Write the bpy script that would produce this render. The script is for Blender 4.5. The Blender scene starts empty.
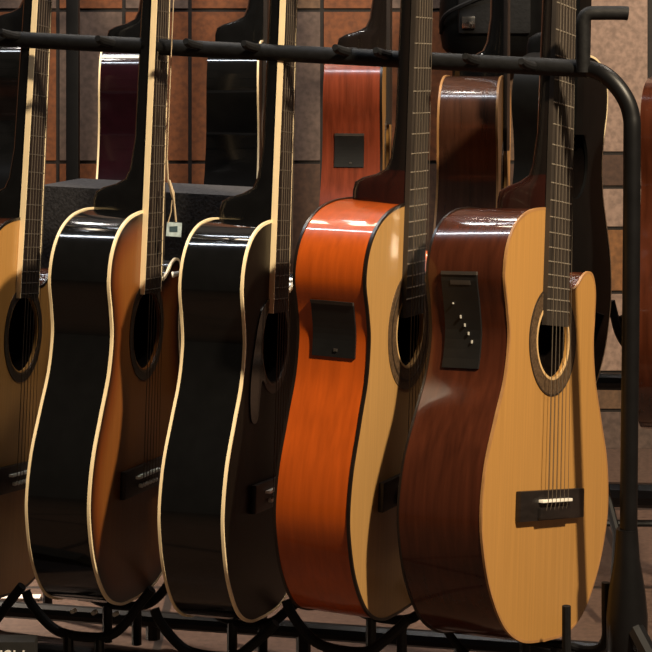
import bpy, bmesh, math, random
from mathutils import Vector, Matrix

random.seed(7)
COL = bpy.context.scene.collection
F, YH, H = 2160.0, -40.0, 0.915          # focal length in pixels, horizon row, camera height (m)


def at(px, py, Y):
    """world point at distance Y seen at a pixel of the 652 frame"""
    return Vector(((px - 326) * Y / F, Y, H - (py - YH) * Y / F))


# ------------------------------------------------------------------ materials
def principled(name):
    m = bpy.data.materials.new(name)
    m.use_nodes = True
    nt = m.node_tree
    b = nt.nodes['Principled BSDF']
    return m, nt, b


def setin(b, key, v):
    if key in b.inputs:
        b.inputs[key].default_value = v


def mat(name, col, rough=0.4, metal=0.0, coat=0.0, var=0.15, scale=(40, 40, 40), spec=0.5, bump=0.0):
    """noise-varied procedural material"""
    m, nt, b = principled(name)
    tc = nt.nodes.new('ShaderNodeTexCoord')
    mp = nt.nodes.new('ShaderNodeMapping')
    mp.inputs['Scale'].default_value = scale
    no = nt.nodes.new('ShaderNodeTexNoise')
    no.inputs['Scale'].default_value = 1.0
    no.inputs['Detail'].default_value = 4.0
    nt.links.new(tc.outputs['Object'], mp.inputs['Vector'])
    nt.links.new(mp.outputs['Vector'], no.inputs['Vector'])
    rp = nt.nodes.new('ShaderNodeValToRGB')
    rp.color_ramp.elements[0].position = 0.3
    rp.color_ramp.elements[1].position = 0.7
    rp.color_ramp.elements[0].color = (*[c * (1 - var) for c in col], 1)
    rp.color_ramp.elements[1].color = (*[min(1, c * (1 + var)) for c in col], 1)
    nt.links.new(no.outputs['Fac'], rp.inputs['Fac'])
    nt.links.new(rp.outputs['Color'], b.inputs['Base Color'])
    setin(b, 'Roughness', rough)
    setin(b, 'Metallic', metal)
    setin(b, 'Coat Weight', coat)
    setin(b, 'Coat Roughness', 0.06)
    setin(b, 'Specular IOR Level', spec)
    if bump:
        bp = nt.nodes.new('ShaderNodeBump')
        bp.inputs['Strength'].default_value = bump
        bp.inputs['Distance'].default_value = 0.002
        nt.links.new(no.outputs['Fac'], bp.inputs['Height'])
        nt.links.new(bp.outputs['Normal'], b.inputs['Normal'])
    return m


def burst_mat(name, inner, mid, edge, rough=0.3):
    """sunburst lacquer driven by the distance-to-edge attribute of the soundboard"""
    m, nt, b = principled(name)
    a = nt.nodes.new('ShaderNodeAttribute')
    a.attribute_name = 'edge'
    rp = nt.nodes.new('ShaderNodeValToRGB')
    e = rp.color_ramp.elements
    e[0].position, e[0].color = 0.06, (*edge, 1)
    e[1].position, e[1].color = 0.62, (*inner, 1)
    n = e.new(0.30)
    n.color = (*mid, 1)
    tc = nt.nodes.new('ShaderNodeTexCoord')
    mp = nt.nodes.new('ShaderNodeMapping')
    mp.inputs['Scale'].default_value = (260, 10, 4)
    no = nt.nodes.new('ShaderNodeTexNoise')
    no.inputs['Scale'].default_value = 1.0
    nt.links.new(tc.outputs['Object'], mp.inputs['Vector'])
    nt.links.new(mp.outputs['Vector'], no.inputs['Vector'])
    mx = nt.nodes.new('ShaderNodeMix')
    mx.data_type = 'RGBA'
    mx.blend_type = 'MULTIPLY'
    mx.inputs[0].default_value = 0.35
    nt.links.new(a.outputs['Fac'], rp.inputs['Fac'])
    nt.links.new(rp.outputs['Color'], mx.inputs[6])
    nt.links.new(no.outputs['Fac'], mx.inputs[7])
    nt.links.new(mx.outputs[2], b.inputs['Base Color'])
    setin(b, 'Roughness', rough)
    setin(b, 'Specular IOR Level', 0.25)
    return m


def attr_mat(name, rough=0.7, speck=0.25, scale=90):
    """colour attribute with a fine speckle (tiles of the wall)"""
    m, nt, b = principled(name)
    a = nt.nodes.new('ShaderNodeAttribute')
    a.attribute_name = 'tint'
    tc = nt.nodes.new('ShaderNodeTexCoord')
    no = nt.nodes.new('ShaderNodeTexNoise')
    no.inputs['Scale'].default_value = scale
    no.inputs['Detail'].default_value = 6
    nt.links.new(tc.outputs['Object'], no.inputs['Vector'])
    rp = nt.nodes.new('ShaderNodeValToRGB')
    rp.color_ramp.elements[0].position = 0.35
    rp.color_ramp.elements[1].position = 0.65
    rp.color_ramp.elements[0].color = (1 - speck,) * 3 + (1,)
    rp.color_ramp.elements[1].color = (1 + speck,) * 3 + (1,)
    nt.links.new(no.outputs['Fac'], rp.inputs['Fac'])
    mx = nt.nodes.new('ShaderNodeMix')
    mx.data_type = 'RGBA'
    mx.blend_type = 'MULTIPLY'
    mx.inputs[0].default_value = 1
    nt.links.new(a.outputs['Color'], mx.inputs[6])
    nt.links.new(rp.outputs['Color'], mx.inputs[7])
    nt.links.new(mx.outputs[2], b.inputs['Base Color'])
    setin(b, 'Roughness', rough)
    return m


GR = (300, 14, 5)      # grain running along z
M = {
    'mahog_dark': mat('dark mahogany lacquer', (0.058, 0.0145, 0.006), 0.2, spec=0.2, coat=0.7, var=0.3, scale=(60, 120, 6)),
    'mahog_orange': mat('orange mahogany lacquer', (0.43, 0.072, 0.006), 0.3, spec=0.2, coat=0.8, var=0.14, scale=(60, 140, 5)),
    'mahog_red': mat('red mahogany lacquer', (0.16, 0.030, 0.012), 0.24, coat=0.35, var=0.3, scale=(60, 140, 6)),
    'mahog_brown': mat('brown mahogany lacquer', (0.045, 0.017, 0.009), 0.24, coat=0.35, var=0.3, scale=(60, 140, 6)),
    'black_lacquer': mat('black lacquer', (0.0035, 0.0035, 0.0035), 0.10, coat=0.4, var=0.2),
    'black_sheen_tint': mat('black lacquer with sheen tint', (0.011, 0.002, 0.004), 0.14, coat=0.35, var=0.2),  # black lacquer, its purple highlights put into the base colour
    'spruce_gold': mat('golden spruce', (0.41, 0.21, 0.058), 0.36, coat=0.12, var=0.09, scale=GR),
    'spruce_pale': mat('pale spruce', (0.42, 0.235, 0.078), 0.36, coat=0.12, var=0.09, scale=GR),
    'spruce_amber': mat('amber spruce', (0.42, 0.21, 0.055), 0.36, coat=0.12, var=0.09, scale=GR),
    'black_satin': mat('satin black', (0.003, 0.003, 0.003), 0.5, spec=0.12, var=0.3),
    'top_dark': mat('dark brown lacquered top', (0.006, 0.0042, 0.003), 0.35, spec=0.1, coat=0.0, var=0.3, scale=GR),
    'burst': burst_mat('tobacco sunburst', (0.25, 0.085, 0.018), (0.17, 0.042, 0.008), (0.010, 0.005, 0.004)),
    'cream': mat('cream binding plastic', (0.95, 0.76, 0.47), 0.35, var=0.05),
    'cream_strip': mat('cream fretboard edge', (0.95, 0.76, 0.47), 0.35, var=0.05),
    'dark_bind': mat('dark binding', (0.010, 0.006, 0.004), 0.3, var=0.3),
    'tan_bind': mat('tan binding', (0.34, 0.17, 0.06), 0.4, var=0.2),
    'rosewood': mat('rosewood fretboard', (0.016, 0.010, 0.0075), 0.55, spec=0.3, var=0.5, scale=(200, 60, 10)),
    'board_grey': mat('worn rosewood fretboard', (0.032, 0.024, 0.018), 0.55, var=0.4, scale=(200, 60, 12)),
    'neck_dark': mat('dark neck wood', (0.009, 0.006, 0.0045), 0.2, coat=0.5, var=0.3, scale=GR),
    'neck_black': mat('black neck lacquer', (0.004, 0.004, 0.004), 0.15, coat=0.6, var=0.3),
    'neck_red': mat('red brown neck wood', (0.026, 0.006, 0.0035), 0.15, coat=0.6, var=0.3, scale=GR),
    'fret': mat('nickel fret wire', (0.26, 0.22, 0.17), 0.5, metal=0.3, var=0.1),
    'fret_dull': mat('dull fret wire', (0.07, 0.055, 0.042), 0.6, metal=0.0, spec=0.3, var=0.1),
    'string': mat('string', (0.09, 0.07, 0.05), 0.5, metal=0.0, var=0.1),
    'ros_dark': mat('rosette dark inlay', (0.030, 0.020, 0.013), 0.4, var=0.5, scale=(300, 300, 300)),
    'ros_brown': mat('rosette brown mosaic', (0.085, 0.052, 0.028), 0.4, var=0.6, scale=(500, 500, 500)),
    'ros_line': mat('rosette pale ring', (0.62, 0.40, 0.18), 0.4, var=0.1),
    'hole': mat('hole shade black', (0.004, 0.0025, 0.002), 0.9, spec=0.05, var=0.3),  # shade inside the body put into a near-black colour
    'bridge': mat('ebony bridge', (0.012, 0.009, 0.008), 0.4, var=0.3, scale=(60, 60, 200)),
    'bone': mat('bone saddle', (0.92, 0.88, 0.78), 0.3, var=0.05),
    'preamp': mat('matte black preamp plastic', (0.008, 0.008, 0.008), 0.38, var=0.2),
    'preamp_hi': mat('grey preamp edge', (0.045, 0.038, 0.033), 0.4, var=0.2),
    'knob': mat('grey slider knob', (0.40, 0.38, 0.34), 0.4, var=0.1),
    'guard': mat('black pickguard', (0.003, 0.003, 0.003), 0.15, var=0.2),
    'rubber': mat('black foam rubber', (0.0045, 0.0045, 0.005), 0.65, spec=0.25, var=0.35, scale=(120, 120, 120), bump=0.3),
    'steel_black': mat('black powder coated steel', (0.0045, 0.0045, 0.005), 0.42, spec=0.3, var=0.25),
    'chrome': mat('chrome', (0.7, 0.7, 0.7), 0.15, metal=1.0, var=0.05),
    'carpet': mat('grey speckled cabinet covering', (0.030, 0.028, 0.030), 0.85, var=0.55, scale=(260, 260, 260), bump=0.6),
    'tag': mat('pale blue tag paper', (0.50, 0.62, 0.66), 0.5, var=0.25, scale=(150, 150, 150)),
    'tag_ink': mat('dark tag print', (0.05, 0.09, 0.11), 0.5, var=0.2),
    'cord': mat('cream tag cord', (0.50, 0.38, 0.24), 0.7, var=0.2),
    'white': mat('white strip', (0.72, 0.66, 0.58), 0.5, var=0.1),
    'ink_white': mat('white lettering', (0.85, 0.82, 0.76), 0.5, var=0.05),
    'box_dark': mat('dark grey box board', (0.008, 0.007, 0.006), 0.7, var=0.4, scale=(90, 90, 90)),
    'board_brown': mat('brown shelf board', (0.115, 0.066, 0.045), 0.6, var=0.35, scale=(30, 140, 140)),
    'board_pink': mat('pinkish kick board', (0.10, 0.05, 0.042), 0.6, var=0.35, scale=(30, 140, 140)),
    'tile': attr_mat('terracotta tile wall'),
}

# floor: large brown tiles with dark joints
m, nt, b = principled('brown floor tiles')
tc = nt.nodes.new('ShaderNodeTexCoord')
br = nt.nodes.new('ShaderNodeTexBrick')
br.offset = 0.5
br.inputs['Scale'].default_value = 1.0
br.inputs['Brick Width'].default_value = 0.45
br.inputs['Row Height'].default_value = 0.45
br.inputs['Mortar Size'].default_value = 0.006
br.inputs['Color1'].default_value = (0.075, 0.045, 0.031, 1)
br.inputs['Color2'].default_value = (0.085, 0.050, 0.036, 1)
br.inputs['Mortar'].default_value = (0.015, 0.010, 0.008, 1)
no = nt.nodes.new('ShaderNodeTexNoise')
no.inputs['Scale'].default_value = 120
mx = nt.nodes.new('ShaderNodeMix')
mx.data_type = 'RGBA'
mx.blend_type = 'OVERLAY'
mx.inputs[0].default_value = 0.8
nt.links.new(tc.outputs['Object'], br.inputs['Vector'])
nt.links.new(tc.outputs['Object'], no.inputs['Vector'])
nt.links.new(br.outputs['Color'], mx.inputs[6])
nt.links.new(no.outputs['Fac'], mx.inputs[7])
nt.links.new(mx.outputs[2], b.inputs['Base Color'])
setin(b, 'Roughness', 0.5)
M['floor'] = m


# ------------------------------------------------------------------ mesh helpers
def obj(name, bm, material, parent=None, smooth=True, angle=35):
    me = bpy.data.meshes.new(name)
    bmesh.ops.recalc_face_normals(bm, faces=bm.faces)
    bm.to_mesh(me)
    bm.free()
    if smooth:
        me.polygons.foreach_set('use_smooth', [True] * len(me.polygons))
        me.set_sharp_from_angle(angle=math.radians(angle))
    me.materials.append(material)
    o = bpy.data.objects.new(name, me)
    COL.objects.link(o)
    o.parent = parent
    return o


def thing(name, label, cat, loc=(0, 0, 0), rot=(0, 0, 0), group=None):
    o = bpy.data.objects.new(name, None)
    COL.objects.link(o)
    o.location, o.rotation_euler = loc, rot
    o.empty_display_size = 0.05
    o['label'], o['category'] = label, cat
    if group:
        o['group'] = group
    return o


def tag(o, label, cat, group=None):
    o['label'], o['category'] = label, cat
    if group:
        o['group'] = group
    return o


def catmull(pts, n=10, closed=False):
    P = [Vector(p) for p in pts]
    out, N = [], len(P)
    rng = N if closed else N - 1
    for i in range(rng):
        if closed:
            a, b_, c, d = P[(i - 1) % N], P[i], P[(i + 1) % N], P[(i + 2) % N]
        else:
            b_, c = P[i], P[i + 1]
            a = P[i - 1] if i else 2 * b_ - c
            d = P[i + 2] if i + 2 < N else 2 * c - b_
        for k in range(n):
            t = k / n
            out.append(0.5 * ((2 * b_) + (c - a) * t + (2 * a - 5 * b_ + 4 * c - d) * t * t + (3 * b_ - a - 3 * c + d) * t ** 3))
    if not closed:
        out.append(P[-1].copy())
    return out


def sweep(bm, pts, r, sides=8, closed=False, caps=True, square=False, taper=None):
    pts = [Vector(p) for p in pts]
    N = len(pts)
    rings = []
    up = None
    for i, p in enumerate(pts):
        if closed:
            t = pts[(i + 1) % N] - pts[i - 1]
        else:
            t = pts[min(i + 1, N - 1)] - pts[max(i - 1, 0)]
        t = t.normalized() if t.length > 1e-9 else Vector((0, 0, 1))
        if up is None:
            up = Vector((0, 1, 0)) if abs(t.y) < 0.9 else Vector((1, 0, 0))
        nrm = (up - t * up.dot(t))
        nrm = nrm.normalized() if nrm.length > 1e-6 else t.orthogonal().normalized()
        up = nrm
        bn = t.cross(nrm)
        rr = r * (taper[i] if taper else 1)
        ring = []
        for k in range(sides):
            a = 2 * math.pi * (k + (0.5 if square else 0)) / sides
            ring.append(bm.verts.new(p + nrm * math.cos(a) * rr + bn * math.sin(a) * rr))
        rings.append(ring)
    for i in range(N if closed else N - 1):
        A, B = rings[i], rings[(i + 1) % N]
        for k in range(sides):
            bm.faces.new((A[k], A[(k + 1) % sides], B[(k + 1) % sides], B[k]))
    if caps and not closed:
        bm.faces.new(rings[0])
        bm.faces.new(rings[-1][::-1])
    return bm


def tube(pts, r, **k):
    return sweep(bmesh.new(), pts, r, **k)


def box(x0, x1, y0, y1, z0, z1, bev=0.0, bm=None):
    bm = bm or bmesh.new()
    v = [bm.verts.new((x, y, z)) for x in (x0, x1) for y in (y0, y1) for z in (z0, z1)]
    fs = [(0, 1, 3, 2), (4, 6, 7, 5), (0, 4, 5, 1), (2, 3, 7, 6), (0, 2, 6, 4), (1, 5, 7, 3)]
    ff = [bm.faces.new([v[i] for i in f]) for f in fs]
    if bev:
        es = list({e for f in ff for e in f.edges})
        bmesh.ops.bevel(bm, geom=es, offset=bev, segments=2, profile=0.7, affect='EDGES')
    return bm


def loft(secs, bm=None, caps=True):
    bm = bm or bmesh.new()
    R = [[bm.verts.new(p) for p in s] for s in secs]
    n = len(R[0])
    for A, B in zip(R, R[1:]):
        for k in range(n):
            bm.faces.new((A[k], A[(k + 1) % n], B[(k + 1) % n], B[k]))
    if caps:
        bm.faces.new(R[0])
        bm.faces.new(R[-1][::-1])
    return bm


def ring(bm, cx, cz, y, r0, r1, h=0.0008, n=64):
    """flat raised annulus on the soundboard"""
    prof = [(r0, y), (r0, y - h), (r1, y - h), (r1, y)]
    R = []
    for k in range(n):
        a = 2 * math.pi * k / n
        R.append([bm.verts.new((cx + r * math.cos(a), yy, cz + r * math.sin(a))) for r, yy in prof])
    for k in range(n):
        A, B = R[k], R[(k + 1) % n]
        for j in range(3):
            bm.faces.new((A[j], A[j + 1], B[j + 1], B[j]))
    return bm


# ------------------------------------------------------------------ the guitar
HALF = [(0, 0), (0.062, 0.004), (0.112, 0.024), (0.152, 0.066), (0.173, 0.112), (0.179, 0.150), (0.171, 0.198),
        (0.149, 0.245), (0.126, 0.290), (0.118, 0.333), (0.125, 0.372), (0.137, 0.412), (0.134, 0.446),
        (0.113, 0.470), (0.076, 0.4825), (0.035, 0.486), (0.0, 0.4865)]
CUT = [(0, 0), (0.062, 0.004), (0.112, 0.024), (0.152, 0.066), (0.175, 0.112), (0.182, 0.150), (0.175, 0.198),
       (0.153, 0.245), (0.131, 0.290), (0.121, 0.333), (0.123, 0.366), (0.124, 0.396), (0.116, 0.415), (0.102, 0.4195),
       (0.086, 0.414), (0.070, 0.402), (0.054, 0.396), (0.040, 0.402), (0.032, 0.430), (0.030, 0.465), (0.024, 0.486)]


ROUND = HALF[:10] + [(0.1245, 0.366), (0.1355, 0.402), (0.130, 0.435), (0.110, 0.461), (0.078, 0.4775), (0.038, 0.4850), (0.0, 0.4865)]


class Outline:
    def __init__(s, ku, kl, kz, cut=False):
        def k(z):
            t = max(0.0, min(1.0, (z - 0.2) / 0.14))
            t = t * t * (3 - 2 * t)
            return kl + (ku - kl) * t
        near = [Vector((-p.x * k(p.y), p.y * kz)) for p in catmull([(w, z, 0) for w, z in (ROUND if cut else HALF)], 9)]
        far = [Vector((p.x * k(p.y), p.y * kz)) for p in catmull([(w, z, 0) for w, z in (CUT if cut else HALF)], 9)]
        s.near = near
        s.loop = near + far[::-1][(0 if cut else 1):-1]
        s.top = near[-1].y

    def w_at(s, z):
        for a, b_ in zip(s.near, s.near[1:]):
            if a.y <= z <= b_.y:
                t = (z - a.y) / max(1e-9, b_.y - a.y)
                return -(a.x + (b_.x - a.x) * t)
        return 0.1

    def dist(s, p):
        best = 9
        L = s.loop
        for a, b_ in zip(L, L[1:] + L[:1]):
            d = b_ - a
            t = max(0, min(1, (p - a).dot(d) / max(1e-12, d.dot(d))))
            best = min(best, (a + d * t - p).length)
        return best


def guitar(name, label, base, theta, lean, side='black_lacquer', top='black_lacquer', bind='cream', back_bind=None, ku=1.0, kl=1.0, kz=1.0,
           db=0.098, dt=0.086, cut=False, neck='neck_black', heel=None, board='rosewood', board_bind=None, rosette='steel',
           classical=False, preamp=None, guard=False, bind_r=0.0019, hole_r=0.048, fb_end=0.375, frets=True, strings=True,
           heel_d=0.078, saddle_z=0.153, group=None, nlean=0.0, cat='guitar', pin=False, fbh=0.006):
    root = thing(name, label, cat, base, (nlean, lean, theta), group)
    O = Outline(ku, kl, kz, cut)
    L = O.loop
    N = len(L)
    dep = lambda z: db + (dt - db) * min(1, max(0, z / (0.486 * kz)))
    # sides and back: one shell
    bm = bmesh.new()
    rows = 5
    V = [[bm.verts.new((p.x, 0.0015 + (dep(p.y) - 0.0015) * r / (rows - 1), p.y)) for p in L] for r in range(rows)]
    for r in range(rows - 1):
        for i in range(N):
            bm.faces.new((V[r][i], V[r][(i + 1) % N], V[r + 1][(i + 1) % N], V[r + 1][i]))
    ed = [bm.edges.get((V[-1][i], V[-1][(i + 1) % N])) for i in range(N)]
    bmesh.ops.triangle_fill(bm, use_beauty=True, edges=ed)
    obj('body', bm, M[side], root)
    # soundboard with its sound hole
    hz = 0.335 * kz
    hole = Vector((0, hz))
    bm = bmesh.new()
    lay = bm.verts.layers.float.new('edge')
    if cut:
        ov = [bm.verts.new((p.x, 0, p.y)) for p in L]
        n = 56
        iv = [bm.verts.new((hole_r * math.cos(2 * math.pi * k / n), 0, hz + hole_r * math.sin(2 * math.pi * k / n))) for k in range(n)]
        ed = [bm.edges.new((ov[i], ov[(i + 1) % N])) for i in range(N)] + [bm.edges.new((iv[i], iv[(i + 1) % n])) for i in range(n)]
        bmesh.ops.triangle_fill(bm, use_beauty=True, edges=ed)
        iv2 = [bm.verts.new((v.co.x, 0.004, v.co.z)) for v in iv]
        for i in range(n):
            bm.faces.new((iv[i], iv[(i + 1) % n], iv2[(i + 1) % n], iv2[i]))
        if top == 'burst':
            for _ in range(3):
                bmesh.ops.subdivide_edges(bm, edges=[e for e in bm.edges if e.calc_length() > .012 and not e.is_boundary], cuts=1)
                bmesh.ops.triangulate(bm, faces=bm.faces)
            for v in bm.verts:
                v[lay] = min(1.0, O.dist(Vector((v.co.x, v.co.z))) / 0.075)
    else:
        T = [0, 0.15, 0.3, 0.45, 0.58, 0.68, 0.76, 0.83, 0.89, 0.94, 1.0]
        rings = []
        for t in T:
            rg = []
            for p in L:
                d = (p - hole).normalized()
                q = (hole + d * hole_r).lerp(p, t)
                v = bm.verts.new((q.x, 0, q.y))
                v[lay] = min(1.0, O.dist(q) / 0.075)
                rg.append(v)
            rings.append(rg)
        inn = [bm.verts.new((v.co.x, 0.004, v.co.z)) for v in rings[0]]
        rings.insert(0, inn)
        for A, B in zip(rings, rings[1:]):
            for i in range(N):
                bm.faces.new((A[i], A[(i + 1) % N], B[(i + 1) % N], B[i]))
    obj('soundboard', bm, M[top], root, smooth=False)
    # near-black cup behind the hole, the inner shade put into its colour
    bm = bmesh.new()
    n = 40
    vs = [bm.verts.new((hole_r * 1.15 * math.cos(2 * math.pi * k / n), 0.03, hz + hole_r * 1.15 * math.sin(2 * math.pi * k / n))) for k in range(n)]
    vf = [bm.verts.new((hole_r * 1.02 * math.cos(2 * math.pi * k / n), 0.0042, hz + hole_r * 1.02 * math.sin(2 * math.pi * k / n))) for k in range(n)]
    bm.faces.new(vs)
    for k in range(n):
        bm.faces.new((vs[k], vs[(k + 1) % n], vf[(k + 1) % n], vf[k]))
    obj('hole_shade', bm, M['hole'], root)
    # bindings round both edges
    if bind:
        obj('binding', tube([(p.x * 0.994, 0.0012, p.y) for p in L], bind_r * 1.25, sides=4, closed=True, square=True), M[bind], root)
    if back_bind:
        obj('binding', tube([(p.x * 0.994, dep(p.y) - 0.001, p.y) for p in L], bind_r * 1.25, sides=4, closed=True, square=True), M[back_bind], root)
    # rosette
    if rosette == 'classical':
        ro = obj('rosette', ring(bmesh.new(), 0, hz, 0, hole_r + 0.003, 0.063), M['ros_brown'], root)
        obj('ring', ring(bmesh.new(), 0, hz, 0, hole_r, hole_r + 0.0032, 0.0012), M['ros_line'], ro)
        obj('ring', ring(bmesh.new(), 0, hz, 0, 0.0615, 0.0635, 0.0010), M['ros_dark'], ro)
    elif rosette == 'wide':
        ro = obj('rosette', ring(bmesh.new(), 0, hz, 0, hole_r + 0.002, 0.070), M['ros_brown'], root)
        obj('ring', ring(bmesh.new(), 0, hz, 0, hole_r, hole_r + 0.0024, 0.0012), M['ros_line'], ro)
        obj('ring', ring(bmesh.new(), 0, hz, 0, 0.058, 0.0605, 0.0012), M['ros_dark'], ro)
    elif rosette == 'steel':
        ro = obj('rosette', ring(bmesh.new(), 0, hz, 0, hole_r + 0.002, 0.062), M['ros_dark'], root)
        obj('ring', ring(bmesh.new(), 0, hz, 0, hole_r + 0.003, hole_r + 0.0046, 0.0012), M['ros_brown'], ro)
    # neck with heel
    J = O.top
    nut = saddle_z * kz + 0.650
    wj, wn = (0.0285, 0.026) if classical else (0.0275, 0.0215)
    wid = lambda z: wj + (wn - wj) * (z - J) / (nut - J)
    secs = []
    for z, d, q in [(J - 0.006, heel_d, .55), (J + 0.010, heel_d, .55), (J + 0.021, heel_d * .97, .58), (J + 0.027, heel_d * .84, .65), (J + 0.032, heel_d * .62, .75),
                    (J + 0.039, heel_d * .44, .9), (J + 0.052, 0.028, 1), (J + 0.09, 0.0225, 1), (J + 0.2, 0.0215, 1), (nut - 0.02, 0.020, 1), (nut + 0.01, 0.019, 1)]:
        w = wid(z)
        s = [(-w, 0, z), (-w * .985, d * .25, z)]
        for k in range(1, 8):
            a = math.pi * k / 8
            s.append((-w * q * math.cos(a) if q < 1 else -w * math.cos(a) * .97, d * (.3 + .7 * math.sin(a) ** .8), z))
        s += [(w * .985, d * .25, z), (w, 0, z)]
        secs.append(s)
    nk = obj('neck', loft(secs[::-1]), M[heel or neck], root, angle=50)
    if heel and heel != neck:
        nk.data.materials.append(M[neck])
        for p in nk.data.polygons:
            if p.center.z > J + 0.036:
                p.material_index = 1
    # headstock above the nut
    hs = bmesh.new()
    prof = [(wn, 0), (wn + .004, .03), (0.036, .05), (0.037, .17), (0.030, .19), (0.0, .185), (-0.030, .19), (-0.037, .17), (-0.036, .05), (-wn - .004, .03), (-wn, 0)]
    loft([[(x, y + 0.25 * z, nut + z) for x, z in prof] for y in (-0.002, 0.014)], hs)
    hd = obj('headstock', hs, M[heel or neck], root)
    for k in range(6):
        sx = -1 if k < 3 else 1
        zz = 0.06 + 0.042 * (k % 3)
        tb = tube([(sx * 0.034, 0.006 + .25 * zz, nut + zz), (sx * 0.050, 0.006 + .25 * zz, nut + zz)], 0.003)
        sweep(tb, [(sx * 0.048, 0.006 + .25 * zz, nut + zz), (sx * 0.058, 0.006 + .25 * zz, nut + zz)], 0.008, sides=10)
        obj('tuner', tb, M['chrome'], hd)
    # fretboard
    fe = fb_end * kz
    wf = lambda z: wid(z) + 0.0008
    fb = obj('fretboard', loft([[(-wf(z), 0.0, z), (-wf(z), -fbh, z), (0, -fbh - .0006, z), (wf(z), -fbh, z), (wf(z), 0.0, z)] for z in (fe, J, (J + nut) / 2, nut)]),
             M[board], root, smooth=False)
    if board_bind:
        for sx in (-1, 1):
            obj('binding_strip', loft([[(sx * (wf(z) - .0002), 0.0008, z), (sx * (wf(z) - .0002), -fbh - .0006, z), (sx * (wf(z) + .0014), -fbh - .0006, z), (sx * (wf(z) + .0014), 0.0008, z)]
                                       for z in (fe, J, nut)]), M[board_bind], fb, smooth=False)
    if frets:
        for k in range(1, 20):
            z = nut - 0.650 * (1 - 2 ** (-k / 12))
            if z < fe + .004:
                break
            obj('fret', tube([(-wf(z), -fbh, z), (0, -fbh - .0007, z), (wf(z), -fbh, z)], 0.0009, sides=6), M['fret_dull' if board == 'rosewood' else 'fret'], fb)
    # bridge, saddle, strings
    sz = saddle_z * kz
    bw = 0.086 if classical else 0.076
    bb = bmesh.new()
    box(-bw, bw, -0.007, 0, sz - 0.020, sz + 0.014, 0.003, bb)
    if classical:
        box(-0.042, 0.042, -0.011, -0.004, sz - 0.018, sz - 0.005, 0.0015, bb)
    bd = obj('bridge', bb, M['bridge'], root)
    obj('saddle', box(-0.040, 0.040, -0.0125, -0.005, sz + 0.0005, sz + 0.0038, 0.0006), M['bone'], bd)
    if not classical:
        for k in range(6):
            x = -0.026 + 0.0104 * k
            obj('bridge_pin', tube([(x, -0.006, sz - 0.009), (x, -0.011, sz - 0.009), (x, -0.0125, sz - 0.009)], 0.0028, taper=[.8, 1, .5]), M['bone'], bd)
    if strings:
        for k in range(6):
            x0, x1 = -0.027 + 0.0108 * k, (-0.020 + 0.008 * k)
            rr = 0.00055 - 0.00004 * k
            ps = [(x0, -0.0100, sz - 0.011), (x0, -0.0128, sz + 0.002), (x1, -fbh - 0.0018, nut), (x1 * 1.2, 0.012, nut + 0.08)]
            obj('string', tube(ps, rr, sides=6), M['string'], root)
    # pickguard
    if guard:
        g = catmull([(0.030, hz + .052, 0), (0.060, hz + .040, 0), (0.078, hz + .012, 0), (0.094, hz - .04, 0), (0.088, hz - .085, 0), (0.062, hz - .088, 0),
                     (0.052, hz - .045, 0), (0.034, hz - .060 + .012, 0), (0.050, hz - .02, 0), (0.054, hz + .01, 0)], 5, True)
        obj('pickguard', loft([[(-p.x, y, p.y) for p in g] for y in (-0.0001, -0.0014)]), M['guard'], root, smooth=False)
    # preamp plate set in the near side
    if preamp:
        z0, z1, f0, f1 = preamp[:4]

        def patch(zz0, zz1, a0, a1, h, nm, m_, par, nz=10):
            zs = [zz0 + (zz1 - zz0) * i / nz for i in range(nz + 1)]
            b_ = bmesh.new()
            secs_ = [[(-O.w_at(z) + .001, dep(z) * a0, z), (-O.w_at(z) - h, dep(z) * a0 + .0006, z),
                      (-O.w_at(z) - h, dep(z) * a1 - .0006, z), (-O.w_at(z) + .001, dep(z) * a1, z)] for z in zs]
            return obj(nm, loft(secs_, b_), m_, par, smooth=False)
        pr = patch(z0, z1, f0, f1, 0.0025, 'preamp', M['preamp'], root)
        if len(preamp) > 4:
            df, dz = f1 - f0, z1 - z0
            patch(z1 - .004, z1, f0, f1, 0.0034, 'rim', M['preamp_hi'], pr, 2)
            if preamp[4] == 'sliders':
                patch(z1 - .015, z1 - .010, f0 + df * .18, f1 - df * .25, 0.0030, 'display', M['preamp_hi'], pr, 2)
                for k in range(5):
                    fz, ff = (.66, .70) if k == 0 else (.60 - .085 * k, .62 - .10 * k)
                    patch(z0 + dz * fz, z0 + dz * fz + (.0018 if k == 0 else .0036), f0 + df * (ff - .01), f0 + df * (ff + .03), 0.0055, 'slider_knob', M['knob'], pr, 2)
            else:
                patch(z0 + dz * .10, z0 + dz * .15, f0 + df * .4, f0 + df * .50, 0.004, 'slider_knob', M['preamp_hi'], pr, 2)
    if pin:
        zz = pin
        obj('strap_button', tube([(-O.w_at(zz) + .012, dep(zz) - .004, zz), (-O.w_at(zz) + .010, dep(zz) + .009, zz - .004), (-O.w_at(zz) + .009, dep(zz) + .013, zz - .005)],
                                 0.0032, taper=[.8, .9, 1.2]), M['bone'], root)
    return root


R = math.radians
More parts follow.
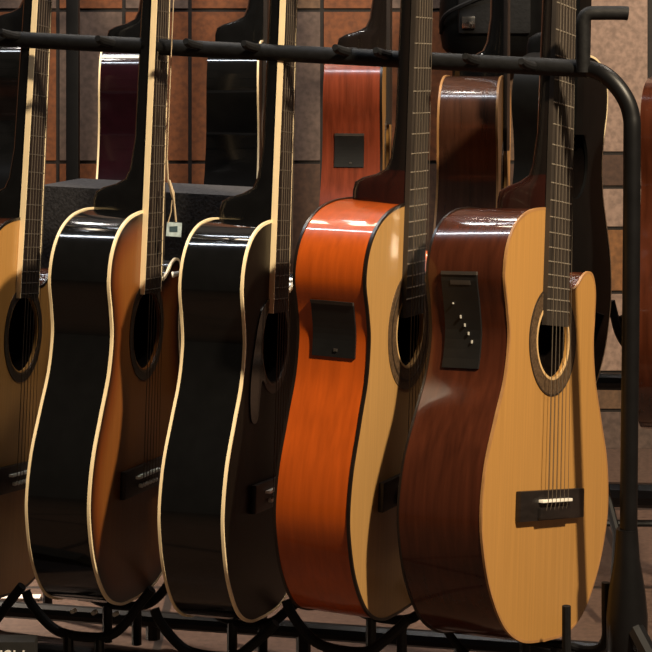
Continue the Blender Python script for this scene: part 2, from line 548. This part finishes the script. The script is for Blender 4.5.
# front row, left to right -----------------------------------------------------------------------------------------
FG = 'acoustic guitars in the front row of the stand'
gA = guitar('acoustic_guitar', 'natural topped acoustic guitar with cream neck edge, cut off at the left of the picture',
            at(10, 594, 2.76), R(75), R(7.5), side='mahog_dark', top='spruce_amber', bind='dark_bind', board_bind='cream_strip', rosette='steel', db=.084, dt=.078,
            kz=.98, cut=True, fb_end=.382, group=FG)
gB = guitar('acoustic_guitar', 'black sided acoustic guitar with cream bindings and a tobacco sunburst top',
            at(136.9, 597.4, 2.685), R(74.8), R(4.83), side='black_lacquer', top='burst', bind='cream', back_bind='cream', board_bind='cream_strip', rosette='steel',
            db=.0819, dt=.0771, ku=1.019, kl=.982, kz=.983, nlean=R(.5), cut=True, fb_end=.382, group=FG)
gC = guitar('acoustic_guitar', 'black sided acoustic guitar with cream bindings and an all dark top beside the orange one',
            at(265.5, 615.5, 2.61), R(74.0), R(6.63), side='black_lacquer', top='top_dark', bind='cream', back_bind='cream', board_bind='cream_strip', rosette='steel',
            db=.0787, dt=.079, ku=.992, kl=.981, kz=.974, cut=True, fb_end=.372, guard=True, pin=.412, group=FG)
gD = guitar('classical_guitar', 'bright orange sided classical guitar with dark binding, pale top and square black preamp',
            at(400.9, 611.3, 2.535), R(66.9), R(2.97), side='mahog_orange', top='spruce_pale', bind='dark_bind', back_bind='dark_bind', board='board_grey', rosette='wide',
            db=.0926, dt=.0875, ku=1.068, kl=.957, kz=.982, nlean=R(.77), cut=True, heel='neck_red', neck='neck_dark', classical=True, preamp=(.308, .372, .18, .78, 'plain'), fb_end=.352, hole_r=.043, group=FG)
gE = guitar('cutaway_guitar', 'golden topped cutaway classical guitar with dark red brown sides, frontmost at the right',
            at(544.3, 640.5, 2.46), R(58.5), R(10.5), side='mahog_dark', top='spruce_gold', bind='tan_bind', back_bind='dark_bind', board='board_grey', rosette='classical',
            db=.1075, dt=.099, ku=.96, kl=.94, kz=1.005, nlean=R(-3.2), cut=True, heel='neck_red', neck='neck_dark', classical=True, preamp=(.300, .408, .34, .80, 'sliders'),
            fb_end=.352, hole_r=.042, bind_r=.0016, group=FG)

# back row on the taller stand ---------------------------------------------------------------------------------------
BG = 'acoustic guitars on the stand behind'


def backY(px):
    return 3.33 - (px - 350) * 0.00062


def back(px, py, name, label, theta, lean=4, **k):
    return guitar(name, label, at(px, py, backY(px)), R(theta), R(lean), strings=False, frets=False, group=BG, ku=.98, kl=.98, **k)


back(40, 330, 'acoustic_guitar', 'black acoustic guitar behind the leftmost natural one', 99, side='black_lacquer', top='top_dark', bind=None)
back(154, 348, 'acoustic_guitar', 'black acoustic guitar with plum tint for sheen and thin pale edge behind the sunburst one', 91, side='black_sheen_tint', top='top_dark', bind='dark_bind', back_bind='cream', bind_r=.0016, db=.088, dt=.078)
back(263, 352, 'acoustic_guitar', 'black acoustic guitar with pale front edge behind the dark topped one', 88, side='black_lacquer', top='top_dark', bind='cream', bind_r=.0016, db=.088, dt=.078)
back(386, 370, 'acoustic_guitar', 'red brown acoustic guitar with black preamp behind the orange sided one', 85, side='mahog_red', top='spruce_amber', bind='dark_bind', heel='neck_dark', neck='neck_dark',
     preamp=(.312, .362, .30, .80, 'plain'))
back(503, 402, 'acoustic_guitar', 'brown acoustic guitar with orange top edge behind the golden cutaway', 81, side='mahog_brown', top='spruce_gold', bind='tan_bind', back_bind='tan_bind', bind_r=.0018, heel='neck_black')
guitar('thin_acoustic_guitar', 'slim black acoustic guitar with cream edge between the golden cutaway and the rack leg', at(571, 410, 2.95), R(66), R(5), side='black_satin', top='black_satin', board='black_satin', neck='black_satin', bind='cream',
       db=.055, dt=.050, frets=False, strings=False, group=BG, rosette=None, bind_r=.0018)
guitar('acoustic_guitar', 'dark red acoustic guitar cut off by the right side, beyond the rack leg', at(721, 428, 3.0), R(74), R(2), side='mahog_dark', top='mahog_dark', bind='tan_bind',
       db=.10, dt=.095, frets=False, strings=False, group=BG, rosette=None, bind_r=.0014)

# ------------------------------------------------------------------ front rack
rack = thing('guitar_stand', 'black tubular multi guitar stand with padded neck bar holding the front row', 'guitar stand', (0, 2.55, 0))
RO = Vector(rack.location)


def rel(p, o=RO):
    return Vector(p) - o


def rp(name, bm, m_, par=rack, **k):
    for v in bm.verts:
        v.co -= RO
    return obj(name, bm, M[m_], par, **k)


barR, barL = at(588, 69, 2.52), at(-90, 34, 2.86)
rp('padded_bar', tube([barL.lerp(barR, i / 30) for i in range(31)], 0.0105, sides=14), 'rubber')
# elbow and right leg
dirb = (barR - barL).normalized()
el = [barR + dirb * -0.03, barR + dirb * 0.0, at(606, 76, 2.505), at(622, 93, 2.495), at(631, 115, 2.49), at(632, 150, 2.487), at(631, 300, 2.487), at(629, 480, 2.487), at(628, 640, 2.487)]
foot = at(627, 640, 2.487)
el += [Vector((foot.x, foot.y, 0.01))]
rp('right_leg', tube(catmull(el, 8), 0.0103, sides=14), 'steel_black')
lf = [barL - dirb * -0.02, barL - dirb * .02, barL - dirb * .06 - Vector((0, 0, .03)), barL - dirb * .075 - Vector((0, 0, .09))]
lf += [Vector((lf[-1].x, lf[-1].y, .4)), Vector((lf[-1].x, lf[-1].y, .01))]
rp('left_leg', tube(catmull(lf, 8), 0.0118, sides=14), 'steel_black')
# hook arm that rises at the bar's right end
hk = [at(583, 72, 2.515), at(583, 40, 2.515), at(583, 22, 2.515), at(588, 14, 2.515), at(600, 13, 2.515), at(622, 13, 2.515), at(628, 13.5, 2.515)]
rp('hook_arm', tube(catmull(hk, 5), 0.0082, sides=12), 'rubber')
# neck pegs
for px, py in [(22, 36), (118, 43), (205, 46), (262, 48), (352, 52), (392, 55), (480, 61), (535, 66)]:
    t_ = (px + 90) / 678
    Y = 2.86 + (2.52 - 2.86) * t_
    p0 = at(px, py, Y)
    pg = [p0 + Vector((0.004, 0.004, 0)), p0 + Vector((-.008, -.020, .001)), p0 + Vector((-.018, -.042, .005)), p0 + Vector((-.021, -.050, .008))]
    rp('neck_peg', tube(pg, 0.0056, sides=10, taper=[1, 1, 1, .7]), 'rubber')
# cradle under each guitar
gs = [gA, gB, gC, gD, gE]
half = {0: .084, 1: .083, 2: .080, 3: .080, 4: .084}
for i, g in enumerate(gs):
    th = g.rotation_euler.z
    u = Vector((math.cos(th), math.sin(th), 0))
    nb = Vector((-math.sin(th), math.cos(th), 0))
    c0 = Vector(g.location) + nb * 0.046
    for off in ((-0.022, 0.085) if g is gE else (-0.062,) if g is gA else (-0.062, 0.07)):
        c = c0 + u * off
        h = half[i]
        pr = [(-h * .92, .016), (-h * .84, .002), (-h * .62, -.018), (-h * .38, -.0305), (0, -.034), (h * .38, -.0305), (h * .62, -.016), (h * .86, .010), (h * 1.06, .031)]
        if g is gE:
            pr = pr[:6] + [(h * .70, -.032), (h * .92, -.026), (h, -.012), (h, .010), (h, .030), (h, .051)]
        if g in (gC, gD):
            pr = pr[:7] + [(h * .84, .000), (h * .98, .012)]
        for a_ in (-.020, .020):
            rp('stub', tube([c + nb * a_ + Vector((0, 0, -.034)), c + nb * a_ + Vector((0, 0, -.082))], .0065, sides=10), 'steel_black')
        rp('cradle', tube(catmull([c - nb * a + Vector((0, 0, z)) for a, z in pr], 5), 0.0050 if g is gE else 0.0060, sides=10), 'rubber')
# base beam under the cradles, legs and feet
bL = Vector(gA.location) + Vector((-.16, .06, -.078))
bR = Vector(gE.location) + Vector((.10, .04, -.078))
rp('base_beam', tube([bL.lerp(bR, i / 8) for i in range(9)], 0.011, sides=10), 'steel_black')
bk = Vector((.06, .15, 0))
rp('base_beam', tube([bL + bk, bR + bk], 0.011, sides=10), 'steel_black')
for t in (.04, .30, .52, .74, .97):
    p = bL.lerp(bR, t)
    rp('beam_leg', tube([p, Vector((p.x, p.y, .012))], 0.010, sides=10), 'steel_black')
    rp('beam_leg', tube([p + bk, Vector((p.x + bk.x, p.y + bk.y, .012))], 0.010, sides=10), 'steel_black')
for t in (.285, .315, .345):
    p = bL.lerp(bR, t) + Vector((-.01, -.030, .066))
    rp('glint_dot', tube([p, p + Vector((-.003, -.007, 0))], 0.0030, sides=8), 'bone')  # added dots, their white colour stands in for glints
# joint block and splayed feet where the right leg meets the base
fb_ = bmesh.new()
sec = []
for z, w in [(.26, .0125), (.225, .015), (.19, .021), (.16, .024), (.12, .024)]:
    sec.append([(foot.x + w * math.cos(2 * math.pi * k / 12), foot.y + w * math.sin(2 * math.pi * k / 12), z) for k in range(12)])
rp('joint_block', loft(sec, fb_), 'steel_black')
rp('base_beam', tube([Vector((foot.x, foot.y, .165)), bR + Vector((0, 0, .02)), bR], 0.012, sides=10), 'steel_black')
for dx, dy in ((.10, -.20), (-.03, .25)):
    rp('foot', tube([Vector((foot.x, foot.y, .16)), Vector((foot.x + dx * .5, foot.y + dy * .5, .07)), Vector((foot.x + dx, foot.y + dy, .012))], 0.012, sides=10), 'steel_black')

# ------------------------------------------------------------------ back rack
rack2 = thing('guitar_stand', 'taller black steel guitar stand behind, holding the back row', 'guitar stand', (0, 3.3, 0))


def rp2(name, bm, m_):
    o2 = Vector(rack2.location)
    for v in bm.verts:
        v.co -= o2
    return obj(name, bm, M[m_], rack2)


def post(px, Y, w, ztop, nm='post'):
    x = (px - 326) * Y / F
    rp2(nm, box(x - w, x + w, Y - .012, Y + .012, 0.0, ztop, .002), 'steel_black')


post(73, 3.40, .0098, 1.15)
post(690, 3.12, .0098, 1.15)
a1, a2 = at(-60, 372, 3.58), at(720, 383, 3.10)
rp2('base_beam', tube([a1, a2], 0.0125, sides=10), 'steel_black')
a3, a4 = at(-60, 480, 3.58), at(720, 497, 3.10)
rp2('lower_beam', tube([a3, a4], 0.018, sides=10), 'steel_black')
a5, a6 = at(560, 470, 3.05), at(720, 524, 3.05)
rp2('brace', tube([at(600, 470, 3.05), at(617, 535, 3.0), at(614, 600, 2.95)], 0.006, sides=8), 'steel_black')
rp2('brace', tube([at(600, 523, 3.05), at(720, 524, 3.05)], 0.005, sides=8), 'steel_black')
for i in range(7):
    px = 12 + 112 * i
    Y = backY(px) if i < 5 else 3.08
    p = at(px - 22, 362 if i < 5 else 372, Y)
    s_ = Y / F
    for dy in (-.05, .08):
        pr = [(-44, 58), (-40, 42), (-34, 22), (-20, 4), (0, -2), (20, 4), (34, 22), (40, 42), (46, 60)]
        rp2('cradle', tube(catmull([Vector((p.x + a * s_, Y + dy, p.z + .006 + z * s_)) for a, z in pr], 4), 0.0065, sides=8), 'rubber')
# top neck bar of the back stand (above the picture)
rp2('neck_bar', tube([at(-60, -150, 3.62), at(720, -150, 3.16)], 0.012, sides=10), 'rubber')

# ------------------------------------------------------------------ grey cabinet between the rows, tag, floor things
cab = thing('speaker_cabinet', 'grey speckled amplifier cabinet standing behind the sunburst and dark topped guitars', 'amplifier', (-.238, 2.990, 0), (0, 0, R(-24.9)))
obj('cabinet_shell', box(-.155, .155, -.055, .055, .33, .602, .006), M['carpet'], cab)
for sx in (-1, 1):
    for sy in (-1, 1):
        obj('leg', tube([(sx * .145, sy * .045, 0), (sx * .14, sy * .04, .335)], .007, sides=10), M['steel_black'], cab)

gb = thing('gig_bag', 'black padded gig bag hanging on the tiled wall above the brown guitar', 'gig bag', at(492, 60, 3.975))
secs = []
for z, w_, d_ in [(0, .05, .02), (.006, .075, .036), (.022, .091, .05), (.06, .098, .056), (.20, .092, .056), (.30, .070, .054), (.38, .078, .052), (.46, .070, .050), (.52, .040, .042),
                  (.60, .032, .036), (1.0, .034, .032), (1.06, .028, .026), (1.075, .012, .012)]:
    secs.append([(w_ * math.copysign(abs(math.cos(a)) ** .6, math.cos(a)), d_ * math.copysign(abs(math.sin(a)) ** .6, math.sin(a)), z) for a in [2 * math.pi * k / 28 for k in range(28)]])
obj('bag_shell', loft(secs), M['black_satin'], gb)
obj('pocket', box(-.066, .066, -.066, -.045, .05, .24, .010), M['rubber'], gb)
obj('strap', tube(catmull([(-.095, -.02, .05), (-.088, -.058, .085), (-.03, -.072, .115), (.04, -.070, .145), (.06, -.05, .30)], 6), .004, sides=6), M['rubber'], gb)
bk_ = box(-.060, -.036, -.074, -.066, .060, .082, .002)
obj('buckle', bk_, M['chrome'], gb)
obj('hanging_loop', tube(catmull([(-.012, 0, 1.07), (-.014, .01, 1.12), (0, .04, 1.15), (.014, .01, 1.12), (.012, 0, 1.07)], 6), .004, sides=6), M['rubber'], gb)

tY = 2.70
tg = thing('price_tag', 'small pale blue paper tag on a cord hanging beside the sunburst guitar neck', 'tag', at(174, 229, tY))
o0 = Vector(tg.location)
s_ = tY / F
obj('card', loft([[(x * s_, y, z * s_) for x, z in [(-8, -7), (7, -8), (8, 6), (-7, 7)]] for y in (0, .0008)]), M['tag'], tg, smooth=False)
obj('print', loft([[(x * s_, y, z * s_) for x, z in [(-4.5, -3), (3.5, -3), (3.5, 3), (-4.5, 2.5)]] for y in (-.0004, .0002)]), M['tag_ink'], tg, smooth=False)
for pts in ([(167, 160), (168, 180), (174, 201), (176, 222)], [(172, 200), (171, 212), (168, 223)]):
    obj('cord', tube([at(x, y, tY) - o0 for x, y in pts], .0013 if len(pts) > 3 else .0008, sides=6), M['cord'], tg)
obj('cord', tube([at(x, y, tY) - o0 for x, y in [(167, 160), (171, 60), (176, -60), (172, -120)]], .0007, sides=6), M['cord'], tg)
obj('cord', tube([at(x, y, tY) - o0 for x, y in [(169, 180), (172.5, 193), (174, 201)]], .003, sides=6, taper=[.6, 1, .5]), M['cord'], tg)

# ------------------------------------------------------------------ the setting
def struct(name, bm, m_):
    o = obj(name, bm, M[m_], None, smooth=False)
    o['kind'] = 'structure'
    return o


bm = bmesh.new()
for f in [[(-3, -1.0, 0), (3, -1.0, 0), (3, 4.2, 0), (-3, 4.2, 0)]]:
    bm.faces.new([bm.verts.new(v) for v in f])
struct('floor', bm, 'floor')

WY = 4.05
bm = bmesh.new()
lay = bm.loops.layers.float_color.new('tint')
TER, PNK, TAN, BRN, PAL, ORG = (0.150, 0.046, 0.012), (0.098, 0.064, 0.049), (0.120, 0.066, 0.034), (0.065, 0.032, 0.018), (0.26, 0.172, 0.128), (0.20, 0.085, 0.026)
GROUT = (0.012, 0.008, 0.006)


def tile(x0, x1, y0, y1, c, d=0.004):
    """one glazed tile between two pixel columns and rows at the wall's distance"""
    a, b_ = at(x0, y1, WY), at(x1, y0, WY)
    g = 0.0035
    q = [Vector((a.x + g, WY, a.z + g)), Vector((b_.x - g, WY, a.z + g)), Vector((b_.x - g, WY, b_.z - g)), Vector((a.x + g, WY, b_.z - g))]
    fr = [bm.verts.new((v.x, WY - d, v.z)) for v in q]
    bk_ = [bm.verts.new(v) for v in q]
    fs = [bm.faces.new(fr)] + [bm.faces.new((fr[i], fr[(i + 1) % 4], bk_[(i + 1) % 4], bk_[i])) for i in range(4)]
    for f in fs:
        for l in f.loops:
            l[lay] = (*c, 1)


def quad(pts, c):
    f = bm.faces.new([bm.verts.new(p) for p in pts])
    for l in f.loops:
        l[lay] = (*c, 1)


quad([(-3, WY, 0), (3, WY, 0), (3, WY, 2.8), (-3, WY, 2.8)], GROUT)
row = [(-294, -142), (-142, 10), (10, 162), (162, 314), (314, 448)]
random.seed(3)
fixed = {(2, -8): TER, (2, 58): PNK, (2, 124): TER, (2, 190): TER, (2, 256): PNK, (2, 322): TER, (2, 388): TER, (2, 454): TAN,
         (1, 58): TER, (1, 124): PNK, (1, 190): TER, (1, 256): TAN, (3, 58): TER, (3, 124): TER, (3, 190): TER, (3, 256): BRN, (3, 322): BRN, (3, -8): TER, (3, 388): BRN}
for r_, (y0, y1) in enumerate(row):
    for k in range(-14, 7):
        x0 = 190 + 66 * k
        if x0 >= 586:
            continue
        c = fixed.get((r_, x0)) or random.choice([TER, TER, PNK, TAN, BRN])
        tile(x0, min(x0 + 66, 586), y0, y1, c)
# paler wall at the right: a plain panel above narrow rows
tile(588, 649, -294, 153, PAL)
tile(651, 720, -294, 90, PNK)
tile(651, 720, 90, 153, PAL)
rows2 = [(153, 187, BRN), (187, 228, PAL), (228, 292, ORG), (292, 372, PAL), (372, 410, TAN), (410, 452, PNK)]
for y0, y1, c in rows2:
    tile(588, 632, y0, y1, c)
    tile(632, 700, y0, y1, c if c not in (BRN,) else PAL)
for k in range(0, 8):
    for y0, y1 in row:
        tile(720 + 66 * k, 786 + 66 * k, y0, y1, random.choice([TER, PNK, PAL]))
struct('wall_back', bm, 'tile')

# white strip on the floor and a lettered box by the left edge
pw = at(21, 599, 3.093)
st = tag(obj('white_strip', box(-.030, .028, -.010, .010, 0.0, .004, .0008), M['white'], None), 'short white strip lying on the brown floor at the left edge', 'strip')
st.location = (pw.x, pw.y, 0)
bx = thing('lettered_box', 'dark grey box with white lettering at the lower left corner', 'box', (at(0, 648, 2.5).x - .065, 2.5, 0))
zt = at(0, 642, 2.5).z
obj('box_shell', box(-.10, .105, 0, .028, 0.0, zt, .002), M['box_dark'], bx)
cu = bpy.data.curves.new('lettering', 'FONT')
cu.body = 'USH'
cu.size = .022
cu.extrude = .0005
cu.align_x = 'RIGHT'
cu.materials.append(M['ink_white'])
tmp = bpy.data.objects.new('lettering_curve', cu)
me_ = bpy.data.meshes.new_from_object(tmp)
bpy.data.objects.remove(tmp)
tx = bpy.data.objects.new('lettering', me_)
COL.objects.link(tx)
tx.parent = bx
tx.location = (.095, -.0008, zt - .0245)
tx.rotation_euler = (math.pi / 2, 0, 0)

# ------------------------------------------------------------------ light
w = bpy.data.worlds.new('World')
bpy.context.scene.world = w
w.use_nodes = True
w.node_tree.nodes['Background'].inputs['Color'].default_value = (1.0, 0.80, 0.62, 1)
w.node_tree.nodes['Background'].inputs['Strength'].default_value = 0.045


def area(name, loc, target, sx, sy, power, col):
    l = bpy.data.lights.new(name, 'AREA')
    l.shape = 'RECTANGLE'
    l.size, l.size_y, l.energy, l.color = sx, sy, power, col
    o = bpy.data.objects.new(name, l)
    COL.objects.link(o)
    o.location = loc
    d = Vector(target) - Vector(loc)
    o.rotation_euler = d.to_track_quat('-Z', 'Y').to_euler()
    return o


area('key_lamp', (1.135, 1.30, 2.08), (0, 2.5, .4), .12, .12, 100, (1.0, .82, .58))
def strip(x, y, z, length, width, power):
    o = area('ceiling_strip_lamp', (x, y, z), (x, y, 0), length, width, power, (.86, .92, 1.0))
    o.rotation_euler = (0, 0, 0)


strip(-.35, 2.86, 1.95, 1.1, .036, 9)
strip(-.60, 3.75, 2.2, .9, .028, 4)
area('wall_lamp', (.9, 3.3, 2.3), (.6, 4.05, .6), .3, .3, 22, (1.0, .86, .72))
area('wall_lamp', (-.4, 3.5, 2.2), (-.2, 4.05, .7), .3, .3, 9, (1.0, .82, .62))
sl = bpy.data.lights.new('floor_fill_spot', 'SPOT')  # added fill spot, brightens the floor between the two rows
sl.energy, sl.color, sl.shadow_soft_size, sl.spot_size, sl.spot_blend = 140, (1.0, .82, .65), .05, R(50), .6
so = bpy.data.objects.new('floor_fill_spot', sl)
COL.objects.link(so)
so.location = (-1.05, 3.46, .55)
so.rotation_euler = (Vector((.0, 2.98, 0)) - so.location).to_track_quat('-Z', 'Y').to_euler()
for x, y, z in [(-.72, 3.30, 1.68), (-.42, 3.24, 1.64), (-.14, 3.26, 1.67), (.12, 3.2, 1.66), (.02, 3.75, 1.75), (-.6, 3.85, 1.8)]:
    l = bpy.data.lights.new('spot_bulb', 'POINT')
    l.energy, l.color, l.shadow_soft_size = 3.0, (1, .93, .85), .022
    o = bpy.data.objects.new('spot_bulb', l)
    COL.objects.link(o)
    o.location = (x, y, z)

# ------------------------------------------------------------------ camera
cam = bpy.data.cameras.new('camera')
co = bpy.data.objects.new('camera', cam)
COL.objects.link(co)
co.location = (0, 0, H)
co.rotation_euler = (math.pi / 2, 0, 0)
cam.sensor_width = 36
cam.lens = F / 652 * 36
cam.shift_y = (YH - 326) / 652
bpy.context.scene.camera = co
vs = bpy.context.scene.view_settings
vs.view_transform = 'Standard'
vs.look = 'None'
vs.exposure = 0.0
